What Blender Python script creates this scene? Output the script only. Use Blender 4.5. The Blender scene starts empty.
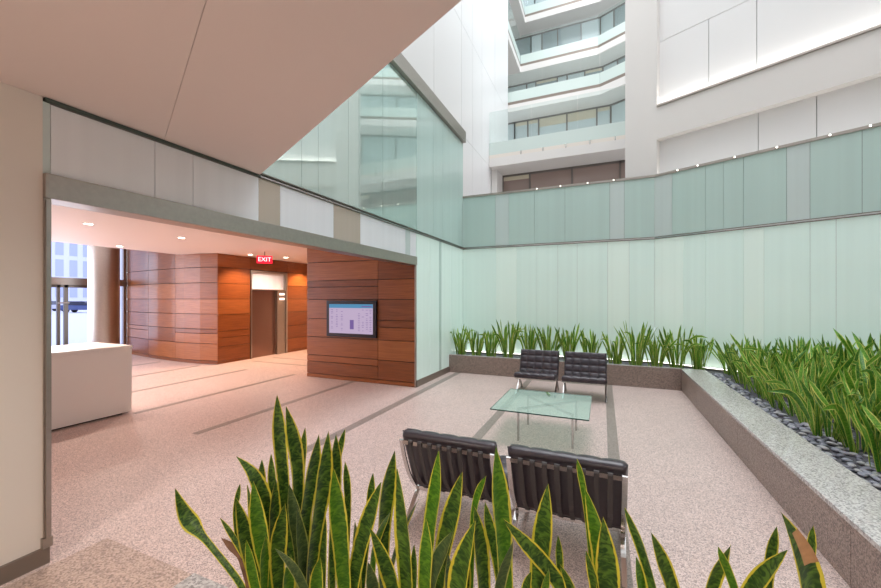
import bpy, bmesh, math, random
from mathutils import Vector, Matrix
C = bpy.context.scene.collection
S = bpy.context.scene
PI = math.pi
random.seed(7)

# ------------------------------------------------------------------ view numbers
F, CX, HY, H = 380.0, 440.5, 299.0, 1.6
TH = math.atan(162.5 / F)
c_, s_ = math.cos(TH), math.sin(TH)
def hit_y(u, v, Y):
    dx = -s_ + (u - CX) / F * c_; dy = c_ + (u - CX) / F * s_
    d = Y / dy
    return Vector((d * dx, Y, H - (v - HY) / F * d))

# ------------------------------------------------------------------ materials
def lin(c):
    return tuple(((x / 255) / 12.92 if x / 255 <= 0.04045 else ((x / 255 + 0.055) / 1.055) ** 2.4) for x in c[:3]) + (1,)
MATS = {}
def newmat(name):
    m = bpy.data.materials.new(name); m.use_nodes = True
    nt = m.node_tree; nt.nodes.clear()
    out = nt.nodes.new('ShaderNodeOutputMaterial')
    MATS[name] = m
    return m, nt, out
def N(nt, t, **kw):
    n = nt.nodes.new(t)
    for k, v in kw.items():
        if k in n.inputs.keys(): n.inputs[k].default_value = v
        else: setattr(n, k, v)
    return n
def pbr(name, col, rough=.5, metal=0, noise=0, nscale=8, bump=0, spec=.5, emis=None, estr=0, coat=0):
    m, nt, out = newmat(name)
    b = N(nt, 'ShaderNodeBsdfPrincipled'); L = nt.links
    b.inputs['Base Color'].default_value = lin(col)
    b.inputs['Roughness'].default_value = rough; b.inputs['Metallic'].default_value = metal
    b.inputs['Specular IOR Level'].default_value = spec
    b.inputs['Coat Weight'].default_value = coat
    if emis:
        b.inputs['Emission Color'].default_value = lin(emis); b.inputs['Emission Strength'].default_value = estr
    if noise or bump:
        tc = N(nt, 'ShaderNodeTexCoord'); n = N(nt, 'ShaderNodeTexNoise', Scale=nscale, Detail=4.0)
        L.new(tc.outputs['Object'], n.inputs['Vector'])
        if noise:
            mx = N(nt, 'ShaderNodeMix', data_type='RGBA')
            a = lin(tuple(max(0, x * (1 - noise)) for x in col)); d = lin(tuple(min(255, x * (1 + noise)) for x in col))
            mx.inputs['A'].default_value = a; mx.inputs['B'].default_value = d
            mx.inputs[6].default_value = a; mx.inputs[7].default_value = d
            L.new(n.outputs['Fac'], mx.inputs[0]); L.new(mx.outputs[2], b.inputs['Base Color'])
        if bump:
            bp = N(nt, 'ShaderNodeBump', Strength=bump, Distance=.01)
            L.new(n.outputs['Fac'], bp.inputs['Height']); L.new(bp.outputs[0], b.inputs['Normal'])
    L.new(b.outputs[0], out.inputs[0])
    return m
def speckled(name, base, dark, light, scale=110, rough=.45, amount=.5, big=0.06, joints=0):
    """stone: a voronoi of chips in three tones"""
    m, nt, out = newmat(name); L = nt.links
    b = N(nt, 'ShaderNodeBsdfPrincipled'); b.inputs['Roughness'].default_value = rough
    tc = N(nt, 'ShaderNodeTexCoord')
    v = N(nt, 'ShaderNodeTexVoronoi', Scale=float(scale)); L.new(tc.outputs['Object'], v.inputs['Vector'])
    sep = N(nt, 'ShaderNodeSeparateColor'); L.new(v.outputs['Color'], sep.inputs[0])
    r = N(nt, 'ShaderNodeValToRGB'); e = r.color_ramp.elements
    e[0].position = 0; e[0].color = lin(dark); e[1].position = 1; e[1].color = lin(light)
    a = r.color_ramp.elements.new(amount * .5); a.color = lin(tuple((x + y) / 2 for x, y in zip(base, dark)))
    a = r.color_ramp.elements.new(amount); a.color = lin(base)
    L.new(sep.outputs[0], r.inputs[0])
    n = N(nt, 'ShaderNodeTexNoise', Scale=1.3, Detail=5.0); L.new(tc.outputs['Object'], n.inputs['Vector'])
    hsv = N(nt, 'ShaderNodeHueSaturation')
    mr = N(nt, 'ShaderNodeMapRange'); mr.inputs['To Min'].default_value = 1 - big; mr.inputs['To Max'].default_value = 1 + big
    mr.inputs['From Min'].default_value = .3; mr.inputs['From Max'].default_value = .7
    L.new(n.outputs['Fac'], mr.inputs[0]); L.new(mr.outputs[0], hsv.inputs['Value']); L.new(r.outputs[0], hsv.inputs['Color'])
    L.new(hsv.outputs[0], b.inputs['Base Color']); L.new(b.outputs[0], out.inputs[0])
    return m
def wood(name, c1, c2):
    m, nt, out = newmat(name); L = nt.links
    b = N(nt, 'ShaderNodeBsdfPrincipled'); b.inputs['Roughness'].default_value = .33
    tc = N(nt, 'ShaderNodeTexCoord'); mp = N(nt, 'ShaderNodeMapping'); mp.inputs['Scale'].default_value = (1.2, 1.2, 30)
    L.new(tc.outputs['Object'], mp.inputs[0])
    n = N(nt, 'ShaderNodeTexNoise', Scale=2.0, Detail=6.0, Roughness=.6); L.new(mp.outputs[0], n.inputs['Vector'])
    r = N(nt, 'ShaderNodeValToRGB'); r.color_ramp.elements[0].position = .3; r.color_ramp.elements[1].position = .7
    r.color_ramp.elements[0].color = lin(c1); r.color_ramp.elements[1].color = lin(c2)
    L.new(n.outputs['Fac'], r.inputs[0]); L.new(r.outputs[0], b.inputs['Base Color']); L.new(b.outputs[0], out.inputs[0])
    return m
def see_glass(name, tint, milk=0, milkcol=(200, 225, 215), gloss=1.0):
    m, nt, out = newmat(name); L = nt.links
    t = N(nt, 'ShaderNodeBsdfTransparent'); t.inputs[0].default_value = lin(tint)
    g = N(nt, 'ShaderNodeBsdfGlossy'); g.inputs['Roughness'].default_value = .02
    fr = N(nt, 'ShaderNodeFresnel', IOR=1.45)
    d = N(nt, 'ShaderNodeBsdfDiffuse'); d.inputs[0].default_value = lin(milkcol)
    m1 = N(nt, 'ShaderNodeMixShader'); m1.inputs[0].default_value = milk
    L.new(t.outputs[0], m1.inputs[1]); L.new(d.outputs[0], m1.inputs[2])
    m2 = N(nt, 'ShaderNodeMixShader')
    mu = N(nt, 'ShaderNodeMath', operation='MULTIPLY'); mu.inputs[1].default_value = gloss
    geo = N(nt, 'ShaderNodeNewGeometry'); inv = N(nt, 'ShaderNodeMath', operation='SUBTRACT'); inv.inputs[0].default_value = 1
    L.new(geo.outputs['Backfacing'], inv.inputs[1]); mu2 = N(nt, 'ShaderNodeMath', operation='MULTIPLY')
    L.new(fr.outputs[0], mu.inputs[0]); L.new(mu.outputs[0], mu2.inputs[0]); L.new(inv.outputs[0], mu2.inputs[1]); L.new(mu2.outputs[0], m2.inputs[0])
    L.new(m1.outputs[0], m2.inputs[1]); L.new(g.outputs[0], m2.inputs[2]); L.new(m2.outputs[0], out.inputs[0])
    return m
def frosted(name, col, rough=.06, mirror=0, back=0):
    """frosted, back-painted glass with soft vertical reeding seen in the photo"""
    m, nt, out = newmat(name); L = nt.links
    b = N(nt, 'ShaderNodeBsdfPrincipled'); b.inputs['Roughness'].default_value = rough
    tc = N(nt, 'ShaderNodeTexCoord'); mp = N(nt, 'ShaderNodeMapping'); mp.inputs['Scale'].default_value = (9, 9, .1)
    L.new(tc.outputs['Object'], mp.inputs[0])
    n = N(nt, 'ShaderNodeTexNoise', Scale=1.0, Detail=3.0); L.new(mp.outputs[0], n.inputs['Vector'])
    r = N(nt, 'ShaderNodeValToRGB'); r.color_ramp.elements[0].position = .35; r.color_ramp.elements[1].position = .65
    r.color_ramp.elements[0].color = lin(tuple(x * .99 for x in col)); r.color_ramp.elements[1].color = lin(tuple(min(255, x * 1.008) for x in col))
    L.new(n.outputs['Fac'], r.inputs[0]); L.new(r.outputs[0], b.inputs['Base Color']); L.new(b.outputs[0], out.inputs[0])
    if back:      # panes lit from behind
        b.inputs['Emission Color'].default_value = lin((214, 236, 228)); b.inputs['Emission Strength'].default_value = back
    if mirror:
        g = N(nt, 'ShaderNodeBsdfGlossy'); g.inputs['Roughness'].default_value = .01; g.inputs[0].default_value = lin((235, 245, 240))
        ms = N(nt, 'ShaderNodeMixShader'); ms.inputs[0].default_value = mirror
        L.new(b.outputs[0], ms.inputs[1]); L.new(g.outputs[0], ms.inputs[2]); L.new(ms.outputs[0], out.inputs[0])
    return m
def leafmat(name, g1, g2, margin, mpos=.74, bands=True):
    m, nt, out = newmat(name); L = nt.links
    b = N(nt, 'ShaderNodeBsdfPrincipled'); b.inputs['Roughness'].default_value = .42
    tc = N(nt, 'ShaderNodeUVMap'); sp = N(nt, 'ShaderNodeSeparateXYZ'); L.new(tc.outputs[0], sp.inputs[0])
    # across: |u-.5|*2 with a little noise
    a = N(nt, 'ShaderNodeMath', operation='SUBTRACT'); a.inputs[1].default_value = .5; L.new(sp.outputs[0], a.inputs[0])
    a2 = N(nt, 'ShaderNodeMath', operation='ABSOLUTE'); L.new(a.outputs[0], a2.inputs[0])
    geo = N(nt, 'ShaderNodeNewGeometry'); n0 = N(nt, 'ShaderNodeTexNoise', Scale=45.0, Detail=2.0); L.new(geo.outputs['Position'], n0.inputs['Vector'])
    mu = N(nt, 'ShaderNodeMath', operation='MULTIPLY_ADD'); mu.inputs[1].default_value = .12; L.new(n0.outputs['Fac'], mu.inputs[0]); L.new(a2.outputs[0], mu.inputs[2])
    r = N(nt, 'ShaderNodeValToRGB'); r.color_ramp.elements[0].position = mpos * .5 + .06; r.color_ramp.elements[1].position = mpos * .5 + .085
    r.color_ramp.elements[0].color = (0, 0, 0, 1); r.color_ramp.elements[1].color = (1, 1, 1, 1); L.new(mu.outputs[0], r.inputs[0])
    mp = N(nt, 'ShaderNodeMapping'); mp.inputs['Scale'].default_value = (2.0, 62, 1); L.new(tc.outputs[0], mp.inputs[0])
    n1 = N(nt, 'ShaderNodeTexNoise', Scale=1.0, Detail=3.0, Distortion=1.2); L.new(mp.outputs[0], n1.inputs['Vector'])
    r1 = N(nt, 'ShaderNodeValToRGB'); r1.color_ramp.elements[0].position = .42; r1.color_ramp.elements[1].position = .6
    r1.color_ramp.elements[0].color = lin(g1); r1.color_ramp.elements[1].color = lin(g2); L.new(n1.outputs['Fac'], r1.inputs[0])
    mx = N(nt, 'ShaderNodeMix', data_type='RGBA'); L.new(r.outputs[0], mx.inputs[0]); L.new(r1.outputs[0], mx.inputs[6]); mx.inputs[7].default_value = lin(margin)
    L.new(mx.outputs[2], b.inputs['Base Color'])
    tr = N(nt, 'ShaderNodeBsdfTranslucent'); L.new(mx.outputs[2], tr.inputs[0])
    ms = N(nt, 'ShaderNodeMixShader'); ms.inputs[0].default_value = .18
    L.new(b.outputs[0], ms.inputs[1]); L.new(tr.outputs[0], ms.inputs[2]); L.new(ms.outputs[0], out.inputs[0])
    return m
def glow(name, col, strength):
    m, nt, out = newmat(name)
    e = N(nt, 'ShaderNodeEmission'); e.inputs[0].default_value = lin(col); e.inputs[1].default_value = strength
    nt.links.new(e.outputs[0], out.inputs[0]); return m

M = MATS
speckled('terrazzo', (204, 181, 172), (142, 127, 124), (227, 208, 202), 170, .42, .5, .04)
speckled('stone_border', (186, 162, 148), (140, 122, 112), (206, 184, 170), 110, .5, .5, .09)
speckled('strip_stone', (146, 135, 127), (118, 109, 103), (164, 151, 142), 130, .4)
speckled('granite_face', (152, 134, 124), (104, 92, 88), (172, 154, 144), 130, .4, .55, .06)
speckled('granite_top', (194, 190, 187), (146, 143, 142), (212, 209, 206), 110, .13, .5, .06)
pbr('plaster_white', (222, 218, 214), .6)
pbr('panel_white', (228, 227, 226), .35)
pbr('panel_gap', (160, 158, 155), .7)
pbr('wall_cream', (226, 218, 208), .6)
pbr('soffit_paint', (226, 212, 204), .65)
pbr('lobby_ceiling', (240, 226, 216), .6)
pbr('desk_white', (250, 244, 238), .3)
pbr('stainless', (176, 168, 160), .36, 1, noise=.05, nscale=30)
pbr('stainless_dark', (120, 114, 108), .3, 1)
pbr('chrome', (200, 198, 196), .12, 1)
pbr('dark_metal', (52, 52, 52), .4, .6)
pbr('elevator_steel', (150, 122, 110), .28, 1); pbr('ceiling_channel', (70, 82, 74), .5)
pbr('base_metal', (134, 122, 112), .35, .5)
pbr('dark_gap', (38, 32, 28), .8)
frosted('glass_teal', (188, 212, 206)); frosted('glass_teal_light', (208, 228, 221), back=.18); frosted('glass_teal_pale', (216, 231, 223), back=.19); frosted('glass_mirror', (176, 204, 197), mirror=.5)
frosted('glass_grey', (200, 214, 212)); frosted('glass_beige', (204, 208, 196)); frosted('glass_transom', (232, 236, 240)); frosted('glass_tan', (188, 178, 164))
wood('wood_a', (124, 68, 32), (156, 92, 48)); wood('wood_b', (110, 58, 27), (140, 80, 40)); wood('wood_c', (136, 78, 38), (168, 104, 58))
see_glass('clear_glass', (247, 251, 250), .04, (215, 232, 228), .8); see_glass('table_glass', (226, 244, 238), .2, (226, 246, 238), 1.0)
see_glass('window_glass', (238, 240, 255), 0, gloss=.6)
pbr('frost_panel', (204, 217, 211), .3)
pbr('table_edge', (34, 70, 60), .1)
pbr('leather', (58, 51, 57), .3, noise=.12, nscale=60)
pbr('leather_back', (40, 34, 33), .5)
pbr('strap_leather', (64, 60, 60), .55)
pbr('pebble_grey', (142, 143, 156), .45, noise=.18, nscale=9); pbr('pebble_dark', (112, 111, 124), .45, noise=.15, nscale=9); pbr('pebble_pale', (168, 166, 170), .45, noise=.1, nscale=9)
pbr('pebble_bed', (78, 76, 82), .7, noise=.4, nscale=70, bump=.8)
leafmat('leaf_big', (36, 70, 24), (92, 126, 44), (214, 202, 66), .76); leafmat('leaf_bright', (62, 112, 26), (102, 148, 40), (218, 208, 76), .8)
leafmat('leaf_grey', (60, 84, 50), (92, 112, 66), (170, 176, 90), .84)
leafmat('leaf_small', (88, 146, 42), (132, 180, 64), (224, 222, 120), .72); leafmat('leaf_small_dark', (58, 112, 34), (98, 150, 52), (204, 208, 96), .76)
pbr('leaf_dead', (104, 74, 52), .8, noise=.3, nscale=40); pbr('leaf_tip_dry', (176, 138, 98), .8, noise=.2, nscale=60)
pbr('soil', (70, 58, 50), .9, noise=.3, nscale=40)
pbr('pane_grey', (150, 162, 164), .05); pbr('pane_light', (192, 204, 206), .08); pbr('pane_brown', (150, 130, 122), .06)
pbr('blind', (206, 196, 174), .7); pbr('frame_bronze', (112, 104, 98), .4, .3)
glow('led_white', (255, 250, 240), 5.0); glow('led_cove', (255, 252, 248), 14.0); glow('lamp_warm', (255, 236, 214), 14.0)
glow('stud_glint', (255, 250, 240), 4.0)  # emission for the highlight on the rail studs
glow('exit_red', (255, 40, 60), 1.6); glow('exit_letter', (255, 225, 225), 2.0)
glow('hall_lantern', (255, 220, 200), 3.0)
pbr('screen_bezel', (30, 24, 36), .3)
glow('screen_page', (196, 176, 204), .95); glow('screen_header', (92, 150, 190), .9); glow('screen_ink', (134, 108, 172), .8); glow('screen_paper', (212, 196, 208), 1.0)
pbr('street', (225, 226, 235), .9); pbr('far_building', (226, 228, 240), .8); pbr('far_window', (186, 192, 222), .9); pbr('car_paint', (70, 84, 130), .3); pbr('car_glass', (30, 36, 60), .1); pbr('tyre', (30, 30, 34), .8)
pbr('car_paint_light', (200, 200, 220), .3)

# ------------------------------------------------------------------ mesh helpers
def box(bm, x0, x1, y0, y1, z0, z1, mi=0):
    vs = [bm.verts.new((x, y, z)) for x in (x0, x1) for y in (y0, y1) for z in (z0, z1)]
    for f in ((0, 1, 3, 2), (4, 6, 7, 5), (0, 4, 5, 1), (2, 3, 7, 6), (0, 2, 6, 4), (1, 5, 7, 3)):
        bm.faces.new([vs[i] for i in f]).material_index = mi
def obox(bm, P, a, t0, t1, n0, n1, z0, z1, mi=0):
    """box along the direction a (2-D) from P, n to its left-hand side (away from the camera)"""
    n = (-a[1], a[0]); vs = []
    for t in (t0, t1):
        for k in (n0, n1):
            for z in (z0, z1): vs.append(bm.verts.new((P[0] + a[0] * t + n[0] * k, P[1] + a[1] * t + n[1] * k, z)))
    for f in ((0, 1, 3, 2), (4, 6, 7, 5), (0, 4, 5, 1), (2, 3, 7, 6), (0, 2, 6, 4), (1, 5, 7, 3)):
        bm.faces.new([vs[i] for i in f]).material_index = mi
def prism(bm, poly, z0, z1, mi=0):
    lo = [bm.verts.new((x, y, z0)) for x, y in poly]; hi = [bm.verts.new((x, y, z1)) for x, y in poly]
    bm.faces.new(lo[::-1]).material_index = mi; bm.faces.new(hi).material_index = mi
    n = len(poly)
    for i in range(n): bm.faces.new((lo[i], lo[(i + 1) % n], hi[(i + 1) % n], hi[i])).material_index = mi
def cyl(bm, p, r, h, axis='z', n=24, mi=0, r2=None):
    r2 = r if r2 is None else r2
    rings = []
    for k, rr in ((0, r), (h, r2)):
        ring = []
        for i in range(n):
            a = 2 * PI * i / n; q = (rr * math.cos(a), rr * math.sin(a), k)
            if axis == 'x': q = (q[2], q[0], q[1])
            if axis == 'y': q = (q[1], q[2], q[0])
            ring.append(bm.verts.new((p[0] + q[0], p[1] + q[1], p[2] + q[2])))
        rings.append(ring)
    for i in range(n):
        j = (i + 1) % n
        bm.faces.new((rings[0][i], rings[0][j], rings[1][j], rings[1][i])).material_index = mi
    bm.faces.new(rings[0][::-1]).material_index = mi; bm.faces.new(rings[1]).material_index = mi
def obj(name, bm, mats, parent=None, bevel=0, smooth=False, recalc=True):
    if recalc: bmesh.ops.recalc_face_normals(bm, faces=bm.faces[:])
    me = bpy.data.meshes.new(name); bm.to_mesh(me); bm.free()
    if not isinstance(mats, (list, tuple)): mats = [mats]
    for m in mats: me.materials.append(M[m])
    if smooth:
        for p in me.polygons: p.use_smooth = True
    o = bpy.data.objects.new(name, me); C.objects.link(o)
    if parent: o.parent = parent
    if bevel:
        b = o.modifiers.new('bevel', 'BEVEL'); b.width = bevel; b.segments = 2; b.limit_method = 'ANGLE'
    return o
def B(): return bmesh.new()
def struct(name, bm, mats, parent=None, **k):
    o = obj(name, bm, mats, parent, **k)
    if not parent: o['kind'] = 'structure'
    return o
def tag(o, label, cat, group=None, kind=None):
    o['label'] = label; o['category'] = cat
    if group: o['group'] = group
    if kind: o['kind'] = kind
    return o
def thing(name, label, cat, loc=(0, 0, 0), rz=0, group=None):
    o = bpy.data.objects.new(name, None); C.objects.link(o); o.location = loc; o.rotation_euler = (0, 0, rz)
    o.empty_display_size = .1
    return tag(o, label, cat, group)
def sbox(name, mats, *a, parent=None, **k):
    bm = B(); box(bm, *a); return struct(name, bm, mats, parent, **k)
def pbox(name, mats, parent, *a, **k):
    bm = B(); box(bm, *a); return obj(name, bm, mats, parent, **k)
def dup(root, loc, rz, label=None, group=None):
    r = root.copy(); C.objects.link(r); r.location = loc; r.rotation_euler = (0, 0, rz)
    if label: r['label'] = label
    if group: r['group'] = group
    for ch in list(root.children):
        q = ch.copy(); C.objects.link(q); q.parent = r
        for g in ch.children:
            d = g.copy(); C.objects.link(d); d.parent = q
    return r

WX = -3.11                       # glazed left wall
BY = 8.65                        # glazed back wall
A = (math.cos(math.atan(.5)), -math.sin(math.atan(.5)))   # direction of the slanted right wall
BEND = (.95, BY)

# ------------------------------------------------------------------ floor
sbox('floor', 'terrazzo', -13, 9, -5, 13, -.12, 0)
sbox('floor_border', 'stone_border', -3.05, -1.72, -1.0, 1.46, 0, .003)
k = 0
for (x0, x1, y0, y1) in ((-2.95, -2.83, 2.9, 7.74), (-1.39, -1.28, 2.95, 7.74), (.045, .155, 1.9, 7.74), (-4.5, -4.4, 3.0, 6.12), (-6.07, -5.97, 3.2, 6.2),
                         (-7.5, -7.4, 3.2, 6.2), (-8.96, -8.86, 3.2, 6.1), (-10.42, -10.32, 3.2, 6.1), (-8.3, -6.3, 7.08, 7.15), (-8.3, -6.3, 7.74, 7.8)):
    k += 1; sbox('trim_%d' % k, 'strip_stone', x0, x1, y0, y1, 0, .002)

# ------------------------------------------------------------------ left side: cream wall, opening with steel header, transom, glass
sbox('wall_left', 'wall_cream', -3.4, WX, -5, 1.165, .1, 2.82)
sbox('baseboard_left', 'base_metal', -3.4, WX + .02, -5, 1.19, 0, .1)
bm = B(); box(bm, WX - .1, WX + .012, 1.165, 1.2, .1, 2.21); box(bm, WX - .06, WX + .03, 1.17, 1.185, .16, 2.2); box(bm, WX - .1, WX + .03, 1.155, 1.2, .1, .16)
struct('trim_11', bm, 'stainless')
sbox('trim_20', 'glass_grey', WX - .1, WX - .002, 1.166, 1.2, 2.36, 2.795)
bm = B(); box(bm, WX - .16, WX + .03, 1.165, 6.14, 2.21, 2.36)
struct('trim_12', bm, 'stainless', bevel=.004)
def glasswall(name, spans, z0, z1, mats, thick=.04, P=None, a=None, gap=.004, backing='dark_gap'):
    """spans: (t0, t1, material index) along the wall"""
    bm = B(); bb = B()
    for t0, t1, mi in spans:
        obox(bm, P, a, t0 + gap / 2, t1 - gap / 2, 0, thick, z0, z1, mi)
    obox(bm, P, a, spans[0][0], spans[-1][1], thick * .55, thick + .02, z0, z1, len(mats))
    return struct(name, bm, list(mats) + [backing])
LP, LA = (WX, 0), (0, 1)          # along +y, n points to -x
glasswall('wall_left_transom', [(1.2, 1.79, 0), (1.79, 2.08, 0), (2.08, 2.73, 0), (2.73, 3.0, 1), (3.0, 3.86, 0), (3.86, 4.43, 1), (4.43, 5.75, 0), (5.75, 5.92, 2), (5.92, 6.15, 0)],
          2.36, 2.79, ['glass_transom', 'glass_tan', 'glass_grey'], P=LP, a=LA)
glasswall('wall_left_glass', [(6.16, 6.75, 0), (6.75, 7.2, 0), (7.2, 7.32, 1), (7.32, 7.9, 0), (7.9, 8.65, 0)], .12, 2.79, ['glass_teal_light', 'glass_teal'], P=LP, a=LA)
sbox('baseboard_left_glass', 'base_metal', WX - .08, WX + .015, 6.15, 7.75, 0, .12)
glasswall('wall_left_upper', [(1.2, 2.7, 0), (2.7, 3.31, 0), (3.31, 3.58, 0), (3.58, 4.16, 1), (4.16, 4.4, 0), (4.4, 5.02, 1), (5.02, 6.18, 0), (6.18, 6.9, 2), (6.9, 7.4, 2), (7.4, 8.65, 2)],
          2.84, 5.36, ['glass_mirror', 'glass_mirror', 'glass_teal'], P=LP, a=LA)
bm = B(); box(bm, WX - .04, WX + .012, 1.2, BY, 2.79, 2.84, 0); box(bm, WX + .012, WX + .03, 1.2, BY - .02, 2.825, 2.84, 0); box(bm, WX + .0, WX + .018, 1.2, BY - .02, 2.80, 2.812, 1)
struct('trim_13', bm, ['stainless_dark', 'chrome'])
sbox('trim_14', 'stainless', WX - .1, WX + .07, 1.2, BY + .02, 5.37, 5.63)
# white panelled wall over and beyond the glass
bm = B()
ys = [.6, 2.2, 3.8, 5.4, 7.03, 8.66, 9.52, 10.35, 11.76, 13.56]; zs = [2.9, 5.6, 8.29, 11.0, 13.7, 16.4, 19.0]
for i in range(len(ys) - 1):
    for j in range(len(zs) - 1):
        if ys[i + 1] < 8.7 and zs[j + 1] < 5.7: continue
        box(bm, -3.2, -3.15, ys[i] + .005, ys[i + 1] - .005, zs[j] + .005, zs[j + 1] - .005, 0)
box(bm, -3.45, -3.19, .6, 13.56, 5.63, 19, 1); box(bm, -3.45, -3.19, 8.72, 13.56, 2.9, 5.63, 1)
struct('wall_left_panels', bm, ['panel_white', 'panel_gap'])

# ------------------------------------------------------------------ back glass, slanted right glass
P0 = BEND
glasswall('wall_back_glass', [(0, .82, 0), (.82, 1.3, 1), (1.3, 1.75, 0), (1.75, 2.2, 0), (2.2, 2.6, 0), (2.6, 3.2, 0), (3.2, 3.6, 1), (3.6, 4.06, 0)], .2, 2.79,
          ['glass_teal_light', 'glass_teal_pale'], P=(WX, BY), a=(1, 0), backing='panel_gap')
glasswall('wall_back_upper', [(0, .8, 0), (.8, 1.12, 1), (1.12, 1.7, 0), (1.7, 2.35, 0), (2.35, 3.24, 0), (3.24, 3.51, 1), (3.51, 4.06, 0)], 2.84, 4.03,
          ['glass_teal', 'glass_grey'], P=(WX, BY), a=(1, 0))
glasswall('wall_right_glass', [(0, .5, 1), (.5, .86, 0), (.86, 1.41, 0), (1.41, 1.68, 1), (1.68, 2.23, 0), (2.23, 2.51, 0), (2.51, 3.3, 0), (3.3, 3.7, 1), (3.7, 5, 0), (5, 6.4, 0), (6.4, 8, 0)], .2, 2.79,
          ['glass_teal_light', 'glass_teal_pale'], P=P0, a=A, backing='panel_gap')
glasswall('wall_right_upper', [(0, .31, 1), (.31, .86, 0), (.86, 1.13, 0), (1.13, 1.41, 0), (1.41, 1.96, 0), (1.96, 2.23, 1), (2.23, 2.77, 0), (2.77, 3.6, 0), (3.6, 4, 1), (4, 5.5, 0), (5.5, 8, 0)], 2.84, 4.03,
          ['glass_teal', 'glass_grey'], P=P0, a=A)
bm = B(); box(bm, WX, .96, BY - .012, BY + .05, 2.79, 2.84, 0); box(bm, WX, .955, BY - .028, BY - .01, 2.80, 2.825, 1)
obox(bm, P0, A, 0, 8, -.012, .05, 2.79, 2.84, 0); obox(bm, P0, A, 0, 8, -.028, -.01, 2.80, 2.825, 1)
struct('trim_15', bm, ['stainless_dark', 'chrome'])
bm = B(); box(bm, WX, .96, BY - .02, BY + .07, 4.03, 4.075, 0); obox(bm, P0, A, 0, 8, -.02, .07, 4.03, 4.075, 0)
struct('trim_16', bm, ['stainless'])

# right white wall behind the glass, with two lit recesses
WN = .45; P1 = (P0[0] - A[1] * WN, P0[1] + A[0] * WN)
bm = B()
obox(bm, P1, A, -.78, -.13, 0, .5, 1, 19); obox(bm, P1, A, -.13, 9, 0, .4, 4.95, 5.62); obox(bm, P1, A, -.13, 9, 0, .4, 9.2, 19); obox(bm, P1, A, -.13, 9, 0, .4, 1, 3.8)
struct('wall_right', bm, 'plaster_white')
bm = B()
for (a0, a1, z0, z1) in ((-.13, .745, 5.5, 7.05), (.755, 1.475, 5.5, 7.05), (-.13, 1.475, 7.06, 9.3), (1.485, 4.0, 5.5, 9.3), (4.01, 9, 5.5, 9.3), (-.13, 1.495, 3.7, 5.0), (1.505, 2.245, 3.7, 5.0), (2.255, 4.5, 3.7, 5.0), (4.51, 9, 3.7, 5.0)):
    obox(bm, P1, A, a0, a1, .16, .2, z0, z1, 0)
obox(bm, P1, A, -.13, 9, .19, .4, 3.7, 5.0, 1); obox(bm, P1, A, -.13, 9, .19, .4, 5.5, 9.3, 1)
struct('wall_right_recess', bm, ['panel_white', 'panel_gap'])
bm = B(); obox(bm, P1, A, -.12, 9, -.03, .01, 5.62, 5.66); struct('trim_17', bm, 'stainless')
t = thing('cove_light', 'slim cove light glowing along the foot of the upper right wall recess', 'light', (P1[0], P1[1], 5.62))
bm = B(); obox(bm, (0, 0), A, -.1, 8.5, .04, .10, .005, .02); obj('diffuser', bm, 'led_cove', t)
bm = B(); obox(bm, (0, 0), A, -.12, 8.6, .03, .11, 0, .005); obj('housing', bm, 'stainless', t)
t = thing('cove_light', 'slim cove light hidden low in the lower right wall recess behind the glass top', 'light', (P1[0], P1[1], 3.8))
bm = B(); obox(bm, (0, 0), A, -.1, 8.5, .04, .10, .005, .02); obj('diffuser', bm, 'led_cove', t)
bm = B(); obox(bm, (0, 0), A, -.12, 8.6, .03, .11, 0, .005); obj('housing', bm, 'stainless', t)

# ------------------------------------------------------------------ storeys at the back of the atrium
def poly_front(y, kink): return [(-3.2, y), (kink, y), (kink + 6.5 * A[0], y + 6.5 * A[1])]
ZF = [5.55, 8.35, 11.15, 13.95]
FR = [11.05, 13.6, 16.05, 17.1]; KX = [5.0, -.1, -.18, -.1]
for i in range(4):
    bm = B(); z0 = ZF[i]; z1 = z0 + .25
    if i == 0: pl = [(-3.14, FR[0]), (4.5, FR[0]), (4.5, 20), (-3.14, 20)]
    else:
        pf = poly_front(FR[i], KX[i]); pl = [(-6, 13.0), (-3.46, 13.0), (-3.46, 13.6), (-3.2, 13.6)] + (pf if i > 1 else pf[1:]) + [(pf[2][0], 20), (-6, 20)]
    prism(bm, pl, z0, z1)
    struct('floor_balcony_%d' % (i + 1), bm, 'plaster_white')
sbox('floor_balcony_0', 'plaster_white', WX - .1, 4.5, 8.8, 20, 2.6, 2.84)
def segs(P, a, cuts, z0, z1, bmf, bmp, fw=.05, mi=None, blind=None):
    for i, t in enumerate(cuts): obox(bmf, P, a, t - fw / 2, t + fw / 2, -.03, .05, z0, z1)
    obox(bmf, P, a, cuts[0], cuts[-1], -.03, .05, z0, z0 + .06); obox(bmf, P, a, cuts[0], cuts[-1], -.03, .05, z1 - .06, z1)
    for i in range(len(cuts) - 1):
        obox(bmp, P, a, cuts[i] + fw / 2, cuts[i + 1] - fw / 2, 0, .03, z0 + .06, z1 - .06, (mi[i % len(mi)] if mi else 0))
        if blind and blind[i % len(blind)]:
            h = blind[i % len(blind)]
            obox(bmp, P, a, cuts[i] + fw / 2, cuts[i + 1] - fw / 2, -.012, -.002, z1 - .06 - h, z1 - .06, 2)
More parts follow.
